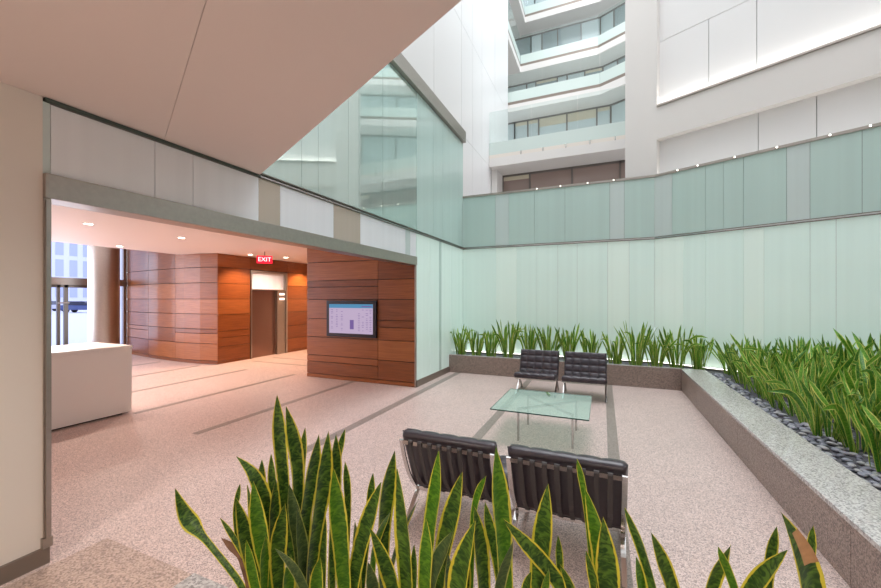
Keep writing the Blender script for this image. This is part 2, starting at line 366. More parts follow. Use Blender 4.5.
wins = [(12.0, 2.84, 5.55, 4.4, [0, .85, 2.1, 3.4, 4.7, 6.0, 7.3], [1, 1, 1], [.12, .0, 0, 0]),
        (14.45, 5.8, 8.35, .15, [0, .5, .9, 1.9, 2.9, 4.2 - .85], [0, 0, 1, 0], [.12, .12, .3, .3]),
        (16.95, 8.6, 11.15, -.04, [0, .4, 1.3, 1.7, 2.4, 3.1], [0, 1, 0], [0, .1, 0]),
        (18.05, 11.4, 13.95, -.2, [0, .5, 1.2, 2.2, 3.0], [0, 1, 1, 0], [0]),
        (19.1, 14.2, 16.8, -.2, [0, .9, 2.2, 3.0], [0, 1], [0])]
pm = [['pane_grey', 'pane_brown', 'blind'], ['pane_light', 'pane_light', 'blind'], ['pane_light', 'pane_grey', 'blind'], ['pane_light', 'pane_grey', 'blind'], ['pane_light', 'pane_grey', 'blind']]
for i, (y, z0, z1, kx, cuts, mi, bl) in enumerate(wins):
    f, p = B(), B()
    if i == 0: segs((-2.95, y), (1, 0), cuts, z0, z1, f, p, mi=mi, blind=bl)
    else:
        segs((-3.1, y), (1, 0), cuts, z0, z1, f, p, mi=mi, blind=bl)
        segs((-3.1 + cuts[-1], y), A, [0, .6, 1.6, 3, 5], z0, z1, f, p, mi=mi)
        segs((-6, y), (1, 0), [0, 1.0, 2.0, 2.9], z0, z1, f, p, mi=mi)
    w = struct('window_%d' % (i + 3), f, 'frame_bronze'); obj('pane', p, pm[i], w)
# side closures and roof ring of the atrium
sbox('wall_back_side', 'plaster_white', -3.14, -2.96, 11.3, 12.3, 2.84, 5.55)
sbox('wall_far_left', 'panel_white', -6.2, -6, 13, 20, 8.35, 19)
sbox('wall_far_return', 'panel_white', -6.2, -3.2, 12.8, 13.0, 8.35, 19)
sbox('wall_far_back', 'plaster_white', -6.2, 6, 20, 20.3, 2.6, 19)
bal = [('lowest glass balustrade with studs, on the front edge of the first gallery', 0, 1.40), ('glass balustrade on the second gallery, below the one with the glazed corner', 1, 1.1),
       ('glass balustrade with an open corner at its left, third gallery up', 2, 1.3), ('topmost glass balustrade, cut by the top of the view', 3, 1.3)]
for lab, i, hh in bal:
    y = FR[i]; z = ZF[i] + .25
    t = thing('glass_balustrade', lab, 'balustrade', (0, y, z))
    g, fr, ch = B(), B(), B()
    def run(P, a, t0, t1):
        obox(ch, P, a, t0, t1, .0, .05, 0, .10); obox(fr, P, a, t0, t1, .015, .035, .10, .47)
        q = t0
        while q < t1 - .02:
            e = min(q + 1.25, t1); obox(g, P, a, q + .005, e - .005, .02, .03, .47, hh); q = e
    if i == 0: run((-3.14, 0), (1, 0), 0, 7.5)
    else:
        run((-3.2, 0), (1, 0), 0, KX[i] + 3.2); run((KX[i], 0), A, 0, 6.4)
        if i > 1: run((-3.2, 13.62 - y), (0, 1), 0, y - 13.62)
    obj('base_channel', ch, 'base_metal' if i else 'wall_cream', t); obj('frosted_band', fr, 'frost_panel', t); obj('clear_pane', g, 'clear_glass', t)
    if i == 0:
        for k in range(7):
            st = B(); box(st, -2.2 + k * .62, -2.17 + k * .62, -.02, 0, 0, .10); obj('stud', st, 'chrome', t)

# bracket studs on the glass top rail, highlights put in as glowing discs
ru = [(540, 187), (563, 185), (590, 182), (613, 178)]
k = 0
bp = [-1.35, -.85, -.3, .2]
rp = [.42, .75, 1.3, 1.85, 2.45, 2.85]
ords = ['first', 'second', 'third', 'fourth', 'fifth', 'sixth', 'seventh', 'eighth', 'ninth', 'tenth', 'eleventh', 'twelfth', 'thirteenth', 'fourteenth', 'fifteenth', 'sixteenth']
stud0 = None
for i in range(10):
    if i < 4: p = (bp[i], BY - .022, 4.05); rz = 0; lb = 'bracket stud with glowing highlight on the back glass top rail, %s from the left' % ords[i]
    else:
        q = rp[i - 4]; p = (P0[0] + A[0] * q + A[1] * .022, P0[1] + A[1] * q - A[0] * .022, 4.05); rz = -math.atan(.5); lb = 'bracket stud with glowing highlight on the slanted right glass top rail, %s from the bend' % ords[i - 4]
    if stud0 is None:
        t = stud0 = thing('rail_stud', lb, 'light', p, rz, 'rail studs with glowing highlights along the glass top')
        b1 = B(); cyl(b1, (0, -.03, 0), .018, .03, 'y', 16); obj('housing', b1, 'chrome', t)
        b1 = B(); cyl(b1, (0, -.034, 0), .013, .004, 'y', 16); obj('lens', b1, 'stud_glint', t)  # glowing disc stands in for the stud's highlight
    else: dup(stud0, p, rz, lb)

# ------------------------------------------------------------------ soffit over the camera, atrium wall above it
def edge_y(x, off=0): return 2.74 - (x - WX) * .496 + off
bm = B()
prism(bm, [(WX, edge_y(WX)), (WX, edge_y(WX, -.884)), (9, edge_y(9, -.884)), (9, edge_y(9))], 2.82, 3.05)
prism(bm, [(WX, edge_y(WX, -.8865)), (WX, -5), (9, -5), (9, edge_y(9, -.8865))], 2.82, 3.05)
box(bm, -3.4, WX - .001, -5, 2.74, 2.822, 3.05); box(bm, -3.5, WX - .07, 1.1, 2.6, 2.37, 2.82)
struct('ceiling', bm, 'soffit_paint')
sbox('trim_18', 'ceiling_channel', WX - .05, WX + .02, 1.17, 2.74, 2.795, 2.818)
bm = B(); prism(bm, [(WX, edge_y(WX)), (9, edge_y(9)), (9, edge_y(9) - .3), (WX, edge_y(WX) - .3)], 3.05, 19)
struct('wall_front', bm, 'panel_white')
sbox('wall_side', 'wall_cream', 9, 9.2, -5, 6, 0, 3.0)
sbox('wall_side_upper', 'panel_white', 9, 9.2, -5, 8, 3.0, 19)
sbox('wall_rear', 'wall_cream', -3.4, 9.2, -5.2, -5, 0, 3.0)

# ------------------------------------------------------------------ lobby
bm = B(); box(bm, -9.8, WX - .16, -1.5, 9.9, 2.72, 2.78); struct('ceiling_lobby', bm, 'lobby_ceiling')
sbox('ceiling_vestibule', 'lobby_ceiling', -13.2, -9.8, -1.5, 9.9, 3.2, 3.26)
sbox('wall_lobby_rear', 'wall_cream', -13, -3.4, -1.7, -1.5, 0, 3.2)
sbox('wall_bulkhead', 'lobby_ceiling', -9.85, -9.8, -1.5, 6.2, 2.72, 3.2)
ZJ = [.0, .08, .455, .83, 1.2, 1.59, 1.97, 2.34, 2.72]
def panels(name, P, a, cols, rows_of, n0=0, thick=.03, backing=.05, zt=2.72):
    bm = B(); rng = random.Random(name)
    for ci in range(len(cols) - 1):
        zz = rows_of[ci % len(rows_of)]
        for j in range(len(zz) - 1):
            obox(bm, P, a, cols[ci] + .004, cols[ci + 1] - .004, n0, n0 + thick, zz[j] + .006, zz[j + 1] - .006, rng.choice([0, 0, 1, 2]))
    obox(bm, P, a, cols[0], cols[-1], n0 + thick, n0 + thick + backing, 0, zt, 3)
    return bm
# wall with the directory screen (x -5.6..-3.12, faces -y)
z1 = [0, .08, .33, .46, .83, 1.2, 1.59, 1.84, 1.97, 2.34, 2.72]; z2 = [0, .08, .45, .83, 1.07, 1.2, 1.59, 1.97, 2.34, 2.72]
bm = panels('wa', (-5.62, 6.13), (1, 0), [0, 1.715, 2.49], [z1, z2])
box(bm, -5.62, -5.59, 6.16, 9.9, 0, 2.72, 0); box(bm, -5.59, -3.2, 6.2, 9.9, 0, 2.72, 3)
struct('wall_directory', bm, ['wood_a', 'wood_b', 'wood_c', 'dark_gap'])
sbox('trim_19', 'stainless', -3.13, WX + .005, 6.125, 6.16, 0, 2.21)
# elevator wall (x = -8.65, faces +x)
ez = [0, .06, .42, .8, 1.21, 1.6, 1.99, 2.39, 2.72]; ez2 = [0, .06, .42, .64, .8, 1.21, 1.6, 1.99, 2.39, 2.72]
bm = B()
pa = panels('we', (-8.65, 6.39), (0, 1), [0, .93], [ez2]); me = bpy.data.meshes.new('t'); pa.to_mesh(me); bm.from_mesh(me)
pa = panels('we2', (-8.65, 8.62), (0, 1), [0, .9, 1.28], [ez]); me = bpy.data.meshes.new('t'); pa.to_mesh(me); bm.from_mesh(me)
box(bm, -8.68, -8.65, 7.325, 8.615, 2.395, 2.715, 1)
box(bm, -9.1, -8.68, 7.32, 8.62, 2.34, 2.72, 3)
struct('wall_elevator', bm, ['wood_a', 'wood_b', 'wood_c', 'dark_gap'])
sbox('wall_hall_end', 'wall_cream', -8.7, -5.6, 9.9, 10.0, 0, 2.72)
# elevator door
d = B(); box(d, -8.78, -8.63, 7.33, 7.37, 0, 2.36); box(d, -8.78, -8.63, 8.55, 8.61, 0, 2.36); box(d, -8.78, -8.63, 7.33, 8.61, 2.33, 2.37); box(d, -8.78, -8.63, 7.37, 8.55, 1.84, 1.87)
d1 = struct('door_1', d, 'stainless')
pbox('transom_glass', 'glass_transom', d1, -8.75, -8.73, 7.37, 8.55, 1.87, 2.33)
pbox('door_leaf', 'elevator_steel', d1, -8.77, -8.74, 7.37, 8.0, .0, 1.84)
pbox('door_leaf', 'elevator_steel', d1, -8.78, -8.75, 8.0, 8.25, 0, 1.84)
pbox('jamb', 'stainless', d1, -8.76, -8.66, 8.25, 8.55, 0, 1.84)
for zz in (1.60, 1.74): pbox('lantern', 'hall_lantern', d1, -8.66, -8.645, 8.33, 8.5, zz - .03, zz + .03)
# wall bowing towards the viewer left of the elevator hall
pts = [(-8.65, 6.39), (-9.15, 6.29), (-9.7, 6.26), (-10.2, 6.28), (-10.9, 6.34), (-11.6, 6.43), (-12.5, 6.58), (-13, 6.7)]
bm = B(); rng = random.Random(3)
dense = []
for i in range(len(pts) - 1):
    for q in range(4):
        dense.append((pts[i][0] + (pts[i + 1][0] - pts[i][0]) * q / 4, pts[i][1] + (pts[i + 1][1] - pts[i][1]) * q / 4))
dense.append(pts[-1])
cz = [[0, .08, .5, .75, .86, 1.23, 1.6, 2.0, 2.38, 3.2], [0, .08, .5, .86, 1.23, 1.6, 2.0, 2.38, 3.2]]
cutsi = [0, 11, 19, 28]
for ci in range(3):
    zz = cz[ci % 2]
    for j in range(len(zz) - 1):
        mi = rng.choice([0, 1, 2]); seg = dense[cutsi[ci]:cutsi[ci + 1] + 1]
        fr_ = [(x - (.004 if n == 0 else 0) + (.004 if n == len(seg) - 1 else 0), y) for n, (x, y) in enumerate(seg)]
        prism(bm, fr_ + [(x, y + .03) for x, y in fr_[::-1]], zz[j] + .007, zz[j + 1] - .007, mi)
prism(bm, [(min(x, -8.72), y + .03) for x, y in dense] + [(min(x, -8.72), y + .3) for x, y in dense[::-1]], 0, 3.2, 3)
struct('wall_curved', bm, ['wood_b', 'wood_a', 'wood_c', 'dark_gap'])
# stainless column by the entrance
t = thing('round_column', 'round polished steel column beside the glass entrance door', 'column', (-12.0, 5.68, 0))
bm = B(); cyl(bm, (0, 0, 0), .32, 3.2, n=64); obj('shaft', bm, 'stainless', t, smooth=False)
bm = B(); cyl(bm, (0, 0, 0), .34, .08, n=64); obj('base_ring', bm, 'stainless_dark', t)
# window wall with glass door, x = -13
w = B()
for (y0, y1) in ((-1.5, -1.44), (.6, .66), (2.4, 2.46), (4.2, 4.26), (6.6, 6.68)): box(w, -13.05, -12.95, y0, y1, 0, 3.2)
box(w, -13.05, -12.93, -1.5, 6.68, 1.97, 2.16); box(w, -13.05, -12.95, -1.5, 6.68, 3.12, 3.2); box(w, -13.05, -12.95, -1.5, 4.2, 0, .08); box(w, -13.05, -12.95, 5.9, 6.68, 0, .08)
w1 = struct('window_1', w, 'stainless'); pbox('pane', 'window_glass', w1, -13.005, -12.995, -1.44, 6.6, .05, 3.12)
w = B()
for (y0, y1) in ((5.1, 5.16), (5.24, 5.32), (4.27, 4.33), (5.9, 5.96)): box(w, -12.94, -12.88, y0, y1, .04, 1.97)
box(w, -12.94, -12.88, 4.27, 5.96, 1.9, 1.97); box(w, -12.94, -12.88, 4.27, 5.96, .02, .14)
w2 = struct('door_2', w, 'stainless_dark')
b1 = B(); cyl(b1, (-12.84, 5.1, 1.5), .02, .22, 'y', 12); cyl(b1, (-12.88, 5.12, 1.5), .012, .04, 'x', 10); cyl(b1, (-12.88, 5.3, 1.5), .012, .04, 'x', 10); obj('handle', b1, 'stainless', w2)

# reception desk
t = thing('reception_desk', 'white block reception desk with a raised transaction top', 'desk', (-6.1, 0, 0))
pbox('body', 'desk_white', t, -.85, 0, 1.2, 3.21, .025, .905, bevel=.003)
pbox('desk_top', 'desk_white', t, -.9, .004, 1.19, 3.22, .908, .95, bevel=.003)
pbox('plinth', 'dark_metal', t, -.8, -.05, 1.25, 3.12, 0, .024)

# directory screen
t = thing('directory_screen', 'wall mounted directory screen with a lilac listing page in a dark bezel', 'screen', (-4.495, 6.128, 1.215))
pbox('bezel', 'screen_bezel', t, -.58, .58, -.05, 0, -.355, .355, bevel=.004)
pg = pbox('page', 'screen_page', t, -.51, .51, -.053, -.05, -.285, .285)
bm = B(); box(bm, -.51, .51, -.055, -.0535, .21, .285); obj('header_bar', bm, 'screen_header', pg)
bm = B(); box(bm, .26, .49, -.0565, -.0555, .232, .25); rng = random.Random(5)
for cx in (-.44, -.32, -.20, .20, .29, .38, .46):
    for r in range(13):
        if rng.random() < .2: continue
        w_ = rng.uniform(.025, .055); box(bm, cx - w_ / 2, cx + w_ / 2, -.0565, -.0555, .17 - r * .033, .178 - r * .033)
box(bm, -.01, .08, -.0565, -.0555, -.2, -.02)
lt = obj('listing_text', bm, 'screen_ink', pg); lt['kind'] = 'stuff'

# exit sign
t = thing('exit_sign', 'red lit EXIT sign hanging from the lobby ceiling', 'sign', (-7.35, 6.62, 2.53), math.radians(48))
pbox('sign_box', 'exit_red', t, -.17, .17, -.02, .02, -.09, .09)
pbox('hanger', 'stainless', t, -.012, .012, -.012, .012, .09, .19)
cu = bpy.data.curves.new('exit_text', 'FONT'); cu.body = 'EXIT'; cu.size = .14; cu.align_x = 'CENTER'; cu.align_y = 'CENTER'; cu.extrude = .001
tmp = bpy.data.objects.new('tmp', cu); C.objects.link(tmp); bpy.context.view_layer.update()
lm = bpy.data.meshes.new_from_object(tmp); bpy.data.objects.remove(tmp); lm.materials.clear(); lm.materials.append(M['exit_letter'])
to = bpy.data.objects.new('lettering', lm); C.objects.link(to); to.parent = t; to.location = (0, -.022, 0); to.rotation_euler = (PI / 2, 0, 0)

# ceiling downlights
dl = [((-7.02, 3.13), 'recessed downlight in lobby ceiling nearest the desk'), ((-7.06, 4.51), 'recessed downlight in lobby ceiling between the desk and the exit sign'), ((-9.4, 4.72), 'recessed downlight at the far ceiling edge near the steel column'),
      ((-8.15, 6.9), 'recessed downlight just left of the exit sign'), ((-7.83, 7.75), 'recessed downlight just right of the exit sign'), ((-8.2, 9.1), 'recessed downlight washing the wood right of the elevator'),
      ((-9.0, 2.5), 'recessed downlight over the floor behind the desk')]
d0 = None
def spot(parent, e, col=(1, .78, .58), size=2.2, blend=.6, r=.05):
    l = bpy.data.lights.new('lamp', 'SPOT'); l.energy = e; l.color = col; l.spot_size = size; l.spot_blend = blend; l.shadow_soft_size = r
    o = bpy.data.objects.new('lamp', l); C.objects.link(o); o.parent = parent; o.location = (0, 0, -.02); return o
for i, (p, lb) in enumerate(dl):
    if d0 is None:
        t = d0 = thing('downlight', lb, 'light', (p[0], p[1], 2.72), 0, 'downlights in the lobby ceiling')
        bm = B(); cyl(bm, (0, 0, -.006), .07, .006, n=24); obj('trim_ring', bm, 'plaster_white', t)
        bm = B(); cyl(bm, (0, 0, -.010), .05, .003, n=24); obj('lens', bm, 'lamp_warm', t)
    else: t = dup(d0, (p[0], p[1], 2.72), 0, lb)
for t in [o for o in C.objects if o.name.startswith('downlight')]:
    near_wall = t.location.x < -8.1 and t.location.y > 6
    spot(t, 230 if near_wall else 165, (1, .60, .32) if near_wall else (1, .80, .68), 2.1 if near_wall else 2.7)

# outside the entrance
sbox('ground', 'street', -140, -13.2, -60, 80, -.3, -.1)
t = thing('office_building', 'pale multi-storey building with vertical window bands across the street', 'building', (-100, 38, -.1))
pbox('facade', 'far_building', t, -8, 8, -11, 9, 0, 26)
bm = B()
for yy in range(-10, 8, 2):
    for zz in range(6): box(bm, 7.9, 8.08, yy + .2, yy + 1.3, 2 + zz * 3.9, 5.1 + zz * 3.9)
obj('window', bm, 'far_window', t)
def car(lb, loc, rz, paint):
    t = thing('car', lb, 'car', loc, rz)
    bm = B(); prism(bm, [(-2.1, .35), (2.1, .35), (2.15, .75), (1.3, .9), (-1.9, .95), (-2.15, .8)], -.85, .85)
    bmesh.ops.rotate(bm, verts=bm.verts[:], cent=(0, 0, 0), matrix=Matrix.Rotation(PI / 2, 3, 'X')); obj('body', bm, paint, t, bevel=.05)
    bm = B(); prism(bm, [(-1.7, .93), (1.1, .9), (.5, 1.42), (-1.2, 1.42)], -.75, .75)
    bmesh.ops.rotate(bm, verts=bm.verts[:], cent=(0, 0, 0), matrix=Matrix.Rotation(PI / 2, 3, 'X')); obj('cabin', bm, 'car_glass', t, bevel=.05)
    for x in (-1.35, 1.35):
        for y in (-.8, .6):
            bm = B(); cyl(bm, (x, y, .32), .32, .2, 'y', 20); obj('wheel', bm, 'tyre', t)
car('dark blue car parked in the street beyond the entrance', (-60, 26.2, -.1), .6, 'car_paint')
car('pale car in the street left of the dark blue one', (-72, 27.5, -.1), .6, 'car_paint_light')

# ------------------------------------------------------------------ planters
GA = 'granite_face'
bm = B(); box(bm, WX, 1.26, 7.75, 7.80, 0, .375, 0); box(bm, WX, 1.26, 7.75, 7.81, .375, .385, 1)
pl1 = thing('planter_wall', 'low granite planter wall in front of the back glass', 'planter', (0, 0, 0))
obj('face', bm, ['granite_face', 'granite_top'], pl1)
pl2 = thing('planter_wall', 'long granite planter ledge running along the right side', 'planter', (0, 0, 0))
bm = B(); yj = [-1.0, .9, 2.83, 4.75, 6.6, 7.80]
for i in range(5): box(bm, 1.262, 1.6, yj[i] + .002, yj[i + 1] - .002, 0, .352)
obj('face', bm, GA, pl2)
bm = B()
for i in range(5): box(bm, 1.255, 1.615, yj[i] + .0015, yj[i + 1] - .0015, .352, .382)
obj('capstone', bm, 'granite_top', pl2, bevel=.003)
pl3 = thing('planter_wall', 'near granite planter edge under the foreground snake plants', 'planter', (0, 0, 0))
bm = B(); box(bm, -1.67, 1.25, 1.09, 1.12, 0, .36); box(bm, -1.67, -1.64, .2, 1.09, 0, .36); obj('face', bm, GA, pl3)
bm = B(); box(bm, -1.675, 1.25, 1.07, 1.125, .36, .38); box(bm, -1.675, -1.60, .2, 1.07, .36, .38); obj('capstone', bm, 'granite_top', pl3)
# beds (gravel nobody could count under the loose pebbles)
bm = B(); prism(bm, [(WX + .01, 7.81), (1.25, 7.81), (1.62, 7.81), (1.62, -1), (8.2, -1), (8.2, 5.0), (.95, 8.62), (WX + .01, 8.62)], .15, .325)
tag(obj('gravel_bed', bm, 'pebble_bed'), 'dark gravel bed filling the back and right planters', 'gravel', kind='stuff')
bm = B(); box(bm, -1.63, 1.24, .2, 1.08, .1, .33)
tag(obj('planting_soil', bm, 'soil'), 'dark soil and gravel in the near planter under the big leaves', 'soil', kind='stuff')
# uplight strips at the foot of the glass
t = thing('linear_uplight', 'linear uplight at the foot of the back glass behind the plants', 'light', (WX, BY, .33))
pbox('housing', 'stainless', t, .05, 4.0, -.10, -.04, 0, .03); pbox('diffuser', 'led_white', t, .06, 3.99, -.095, -.045, .03, .036)
t = thing('linear_uplight', 'linear uplight at the foot of the slanted right glass behind the plants', 'light', (P0[0], P0[1], .33))
bm = B(); obox(bm, (0, 0), A, .05, 7.5, -.10, -.04, 0, .03); obj('housing', bm, 'stainless', t)
bm = B(); obox(bm, (0, 0), A, .06, 7.49, -.095, -.045, .03, .036); obj('diffuser', bm, 'led_white', t)

# pebbles
def pebble(seed):
    bm = B(); bmesh.ops.create_icosphere(bm, subdivisions=2, radius=1)
    r = random.Random(seed)
    for v in bm.verts:
        v.co.x *= .034; v.co.y *= .023; v.co.z *= .014
        v.co *= 1 + .08 * math.sin(v.co.x * 90 + seed)
    me = bpy.data.meshes.new('pebble'); bm.to_mesh(me); bm.free()
    for p in me.polygons: p.use_smooth = True
    me.materials.append(M[['pebble_grey', 'pebble_dark', 'pebble_pale'][seed % 3]])
    return me
pm_ = [pebble(i) for i in range(6)]
rng = random.Random(11); placed = []
tries = 0
while len(placed) < 290 and tries < 20000:
    tries += 1
    y = 2.4 + 5.3 * rng.random() ** 1.35
    x = 1.645 + rng.random() * (.26 if y < 5 else .16)
    if all((x - a) ** 2 + (y - b) ** 2 > .042 ** 2 for a, b, _ in placed): placed.append((x, y, .336))
for i, (x, y, z) in enumerate(placed):
    o = bpy.data.objects.new('pebble', pm_[i % 6]); C.objects.link(o)
    s = rng.uniform(.8, 1.25); o.scale = (s, s, s); o.location = (x, y, z + rng.random() * .006); o.rotation_euler = (rng.uniform(-.15, .15), rng.uniform(-.15, .15), rng.random() * 6)
    tag(o, 'smooth grey river pebble on the gravel beside the right granite ledge', 'pebble', 'river pebbles along the right ledge')
# the rest of the pebbles, beyond what one could count
bm = B(); n = 0
while n < 900:
    x = 1.66 + rng.random() * 1.2; y = 2.4 + rng.random() * 5.3
    if rng.random() < .35: x = WX + .1 + rng.random() * 4.6; y = 7.84 + rng.random() * .3
    if y > 8.5 - .5 * max(0, x - .95): continue
    if y < 7.8 and x < 1.95: continue
    n += 1
    mt = Matrix.Translation((x, y, .332)) @ Matrix.Rotation(rng.random() * 6, 4, 'Z') @ Matrix.Diagonal((.034, .024, .014, 1))
    r = bmesh.ops.create_icosphere(bm, subdivisions=1, radius=1, matrix=mt)
    mi = rng.randrange(3)
    for v in r['verts']:
        for f in v.link_faces: f.material_index = mi
tag(obj('pebble_cover', bm, ['pebble_grey', 'pebble_dark', 'pebble_pale'], smooth=True), 'loose grey pebbles covering the planter beds among the plant stems', 'pebbles', kind='stuff')

# ------------------------------------------------------------------ leaves
def wprof(t, L, w, kind=None):
    """width share; t runs 0 base -> 1 tip; the tip closes over a few widths, the base narrows to a channel"""
    sd = (1 - t) * L
    q = min(1, sd / max(.02, min(3.2 * w, .5 * L)))
    b = 1 - (1 - q) ** 1.75
    a = .34 + .66 * min(1, t / .9)
    if kind == 'stalk': a = .28 + .72 / (1 + math.exp((sd - .18) * 60))
    return a * b + .006
def leaf(bm, uv, pts, w, face, mi=0, twist=0, cup=.25, tipmi=None, n=14, kind=None, jag=0):
    """pts: 3-D polyline base->tip; w full width; face: direction the blade faces"""
    D = [0]
    for i in range(1, len(pts)): D.append(D[-1] + (pts[i] - pts[i - 1]).length)
    L = D[-1]; cen = []
    for i in range(n + 1):
        d = L * i / n; k = 0
        while k < len(pts) - 2 and D[k + 1] < d: k += 1
        cen.append(pts[k].lerp(pts[k + 1], (d - D[k]) / max(1e-6, D[k + 1] - D[k])))
    for it in range(max(2, n // 5)):
        cen = [cen[0]] + [(cen[i - 1] + cen[i] * 2 + cen[i + 1]) / 4 for i in range(1, n)] + [cen[-1]]
    rows = []
    for i in range(n + 1):
        tt = i / n; tan = (cen[min(i + 1, n)] - cen[max(i - 1, 0)]).normalized()
        fc = Matrix.Rotation(twist * (tt - .6), 3, tan) @ face
        side = tan.cross(fc).normalized(); nor = side.cross(tan).normalized()
        ww = w * wprof(tt, L, w, kind) * .5; row = []
        for k in range(5):
            q = (k - 2) / 2
            row.append((bm.verts.new(cen[i] + side * ww * q + nor * (ww * cup * (q * q - .5)) + nor * 0.002 * math.sin(tt * 19 + k * 1.3) * (abs(q) > .9)), k / 4, tt))
        rows.append(row)
    for i in range(n):
        for k in range(4):
            q = (rows[i][k], rows[i][k + 1], rows[i + 1][k + 1], rows[i + 1][k])
            sd = (1 - (i + .5) / n) * L
            f = bm.faces.new([x[0] for x in q]); f.material_index = tipmi if (tipmi is not None and .8 * w < sd < 2.6 * w and k > 1) else mi; f.smooth = True
            for lp, x in zip(f.loops, q): lp[uv].uv = (x[1], x[2])
def rosette(rng, nl, h, spread, w, mats=2, lean=.3, n=8):
    bm = B(); uv = bm.loops.layers.uv.new('UVMap')
    for i in range(nl):
        a = rng.random() * 2 * PI; r0 = spread * .35 * rng.random() ** .5
        b = Vector((r0 * math.cos(a), r0 * math.sin(a), 0)); hh = h * rng.uniform(.55, 1.0)
        ln = rng.gauss(.5, .3) * lean * hh; ln = max(-.1 * hh, min(ln, .75 * hh)); droop = rng.random() < .12
        dirv = Vector((math.cos(a), math.sin(a), 0)); bend = Vector((rng.uniform(-.05, .05), rng.uniform(-.05, .05), 0)) * hh
        tip = b + dirv * ln + Vector((0, 0, hh * (.8 if droop else 1))) + bend
        mid = b + dirv * ln * .35 + Vector((0, 0, hh * .5)) - bend * .7
        pts = [b, mid, tip]
        if droop: pts = [b, mid, b + dirv * ln * .8 + Vector((0, 0, hh * .86)), b + dirv * (ln * 1.2 + .1) + Vector((0, 0, hh * .78))]
        fa = rng.random() * 2 * PI
        face = Vector((math.cos(fa), math.sin(fa), .15)).normalized()
        leaf(bm, uv, pts, w * rng.uniform(.7, 1.15), face, mi=rng.randrange(mats), twist=rng.uniform(-1.6, 1.6), cup=.3, n=n)
    return bm
def plant_obj(bm, loc, label, group, mats):
    for v in bm.verts:      # keep the leaves clear of the glass
        x, y = v.co.x + loc[0], v.co.y + loc[1]
        if x < WX + .03: v.co.x += (WX + .03 - x) * 1.0
        if y > BY - .14 and x <= .95: v.co.y -= y - (BY - .14)
        dd = (x - BEND[0]) * -A[1] + (y - BEND[1]) * A[0]
        if dd > -.13: v.co.x -= (dd + .13) * -A[1]; v.co.y -= (dd + .13) * A[0]
    o = obj('snake_plant', bm, mats, recalc=False); o.location = loc
    return tag(o, label, 'plant', group)
ZB = .325
SM = ['leaf_small', 'leaf_small_dark']
# back planter row
bx = [-2.92, -2.60, -2.27, -1.86, -1.45, -1.02, -.62, -.22, .22, .57, .90, 1.24, 1.56]
by = [8.02, 8.06, 8.12, 8.05, 8.12, 8.1, 8.1, 8.02, 8.05, 8.02, 8.05, 8.05, 8.0]
bh = [.66, .58, .54, .76, .70, .66, .74, .62, .58, .78, .66, .72, .62]
for i, (x, y, h) in enumerate(zip(bx, by, bh)):
    rng = random.Random(100 + i)
    lb = 'narrow-leaved snake plant in the back planter, %s from the left glass wall' % ords[i]
    plant_obj(rosette(rng, 30, h * 1.12, .30, .05, lean=.42, n=9), (x, y, ZB), lb, 'snake plants in the back planter', SM)
# right planter
cnt = 0
for ri, (x, y0, y1, st, h) in enumerate(((1.93, 2.55, 7.8, .36, .66), (2.28, 3.3, 7.7, .38, .74), (2.68, 4.1, 7.5, .40, .80), (3.08, 5.0, 7.25, .42, .84), (3.48, 5.9, 7.1, .42, .86))):
    y = y1; k = 0
    while y > y0:
        rng = random.Random(1000 + ri * 50 + k)
        xx = x + rng.uniform(-.05, .07); yy = y + rng.uniform(-.06, .06)
        near = yy < 5
        row = ['row along the ledge', 'second row', 'third row', 'fourth row', 'row by the glass'][ri]
        lb = 'snake plant in the right planter, %s from far end, %s' % (ords[min(k, 15)], row)
        plant_obj(rosette(rng, 22 if near else 20, h * rng.uniform(.9, 1.1), .30, .062 if near else .052, lean=.62 if near else .55, n=11 if near else 8), (xx, yy, ZB), lb, 'snake plants in the right planter', SM)
        y -= st * rng.uniform(.92, 1.05); k += 1; cnt += 1

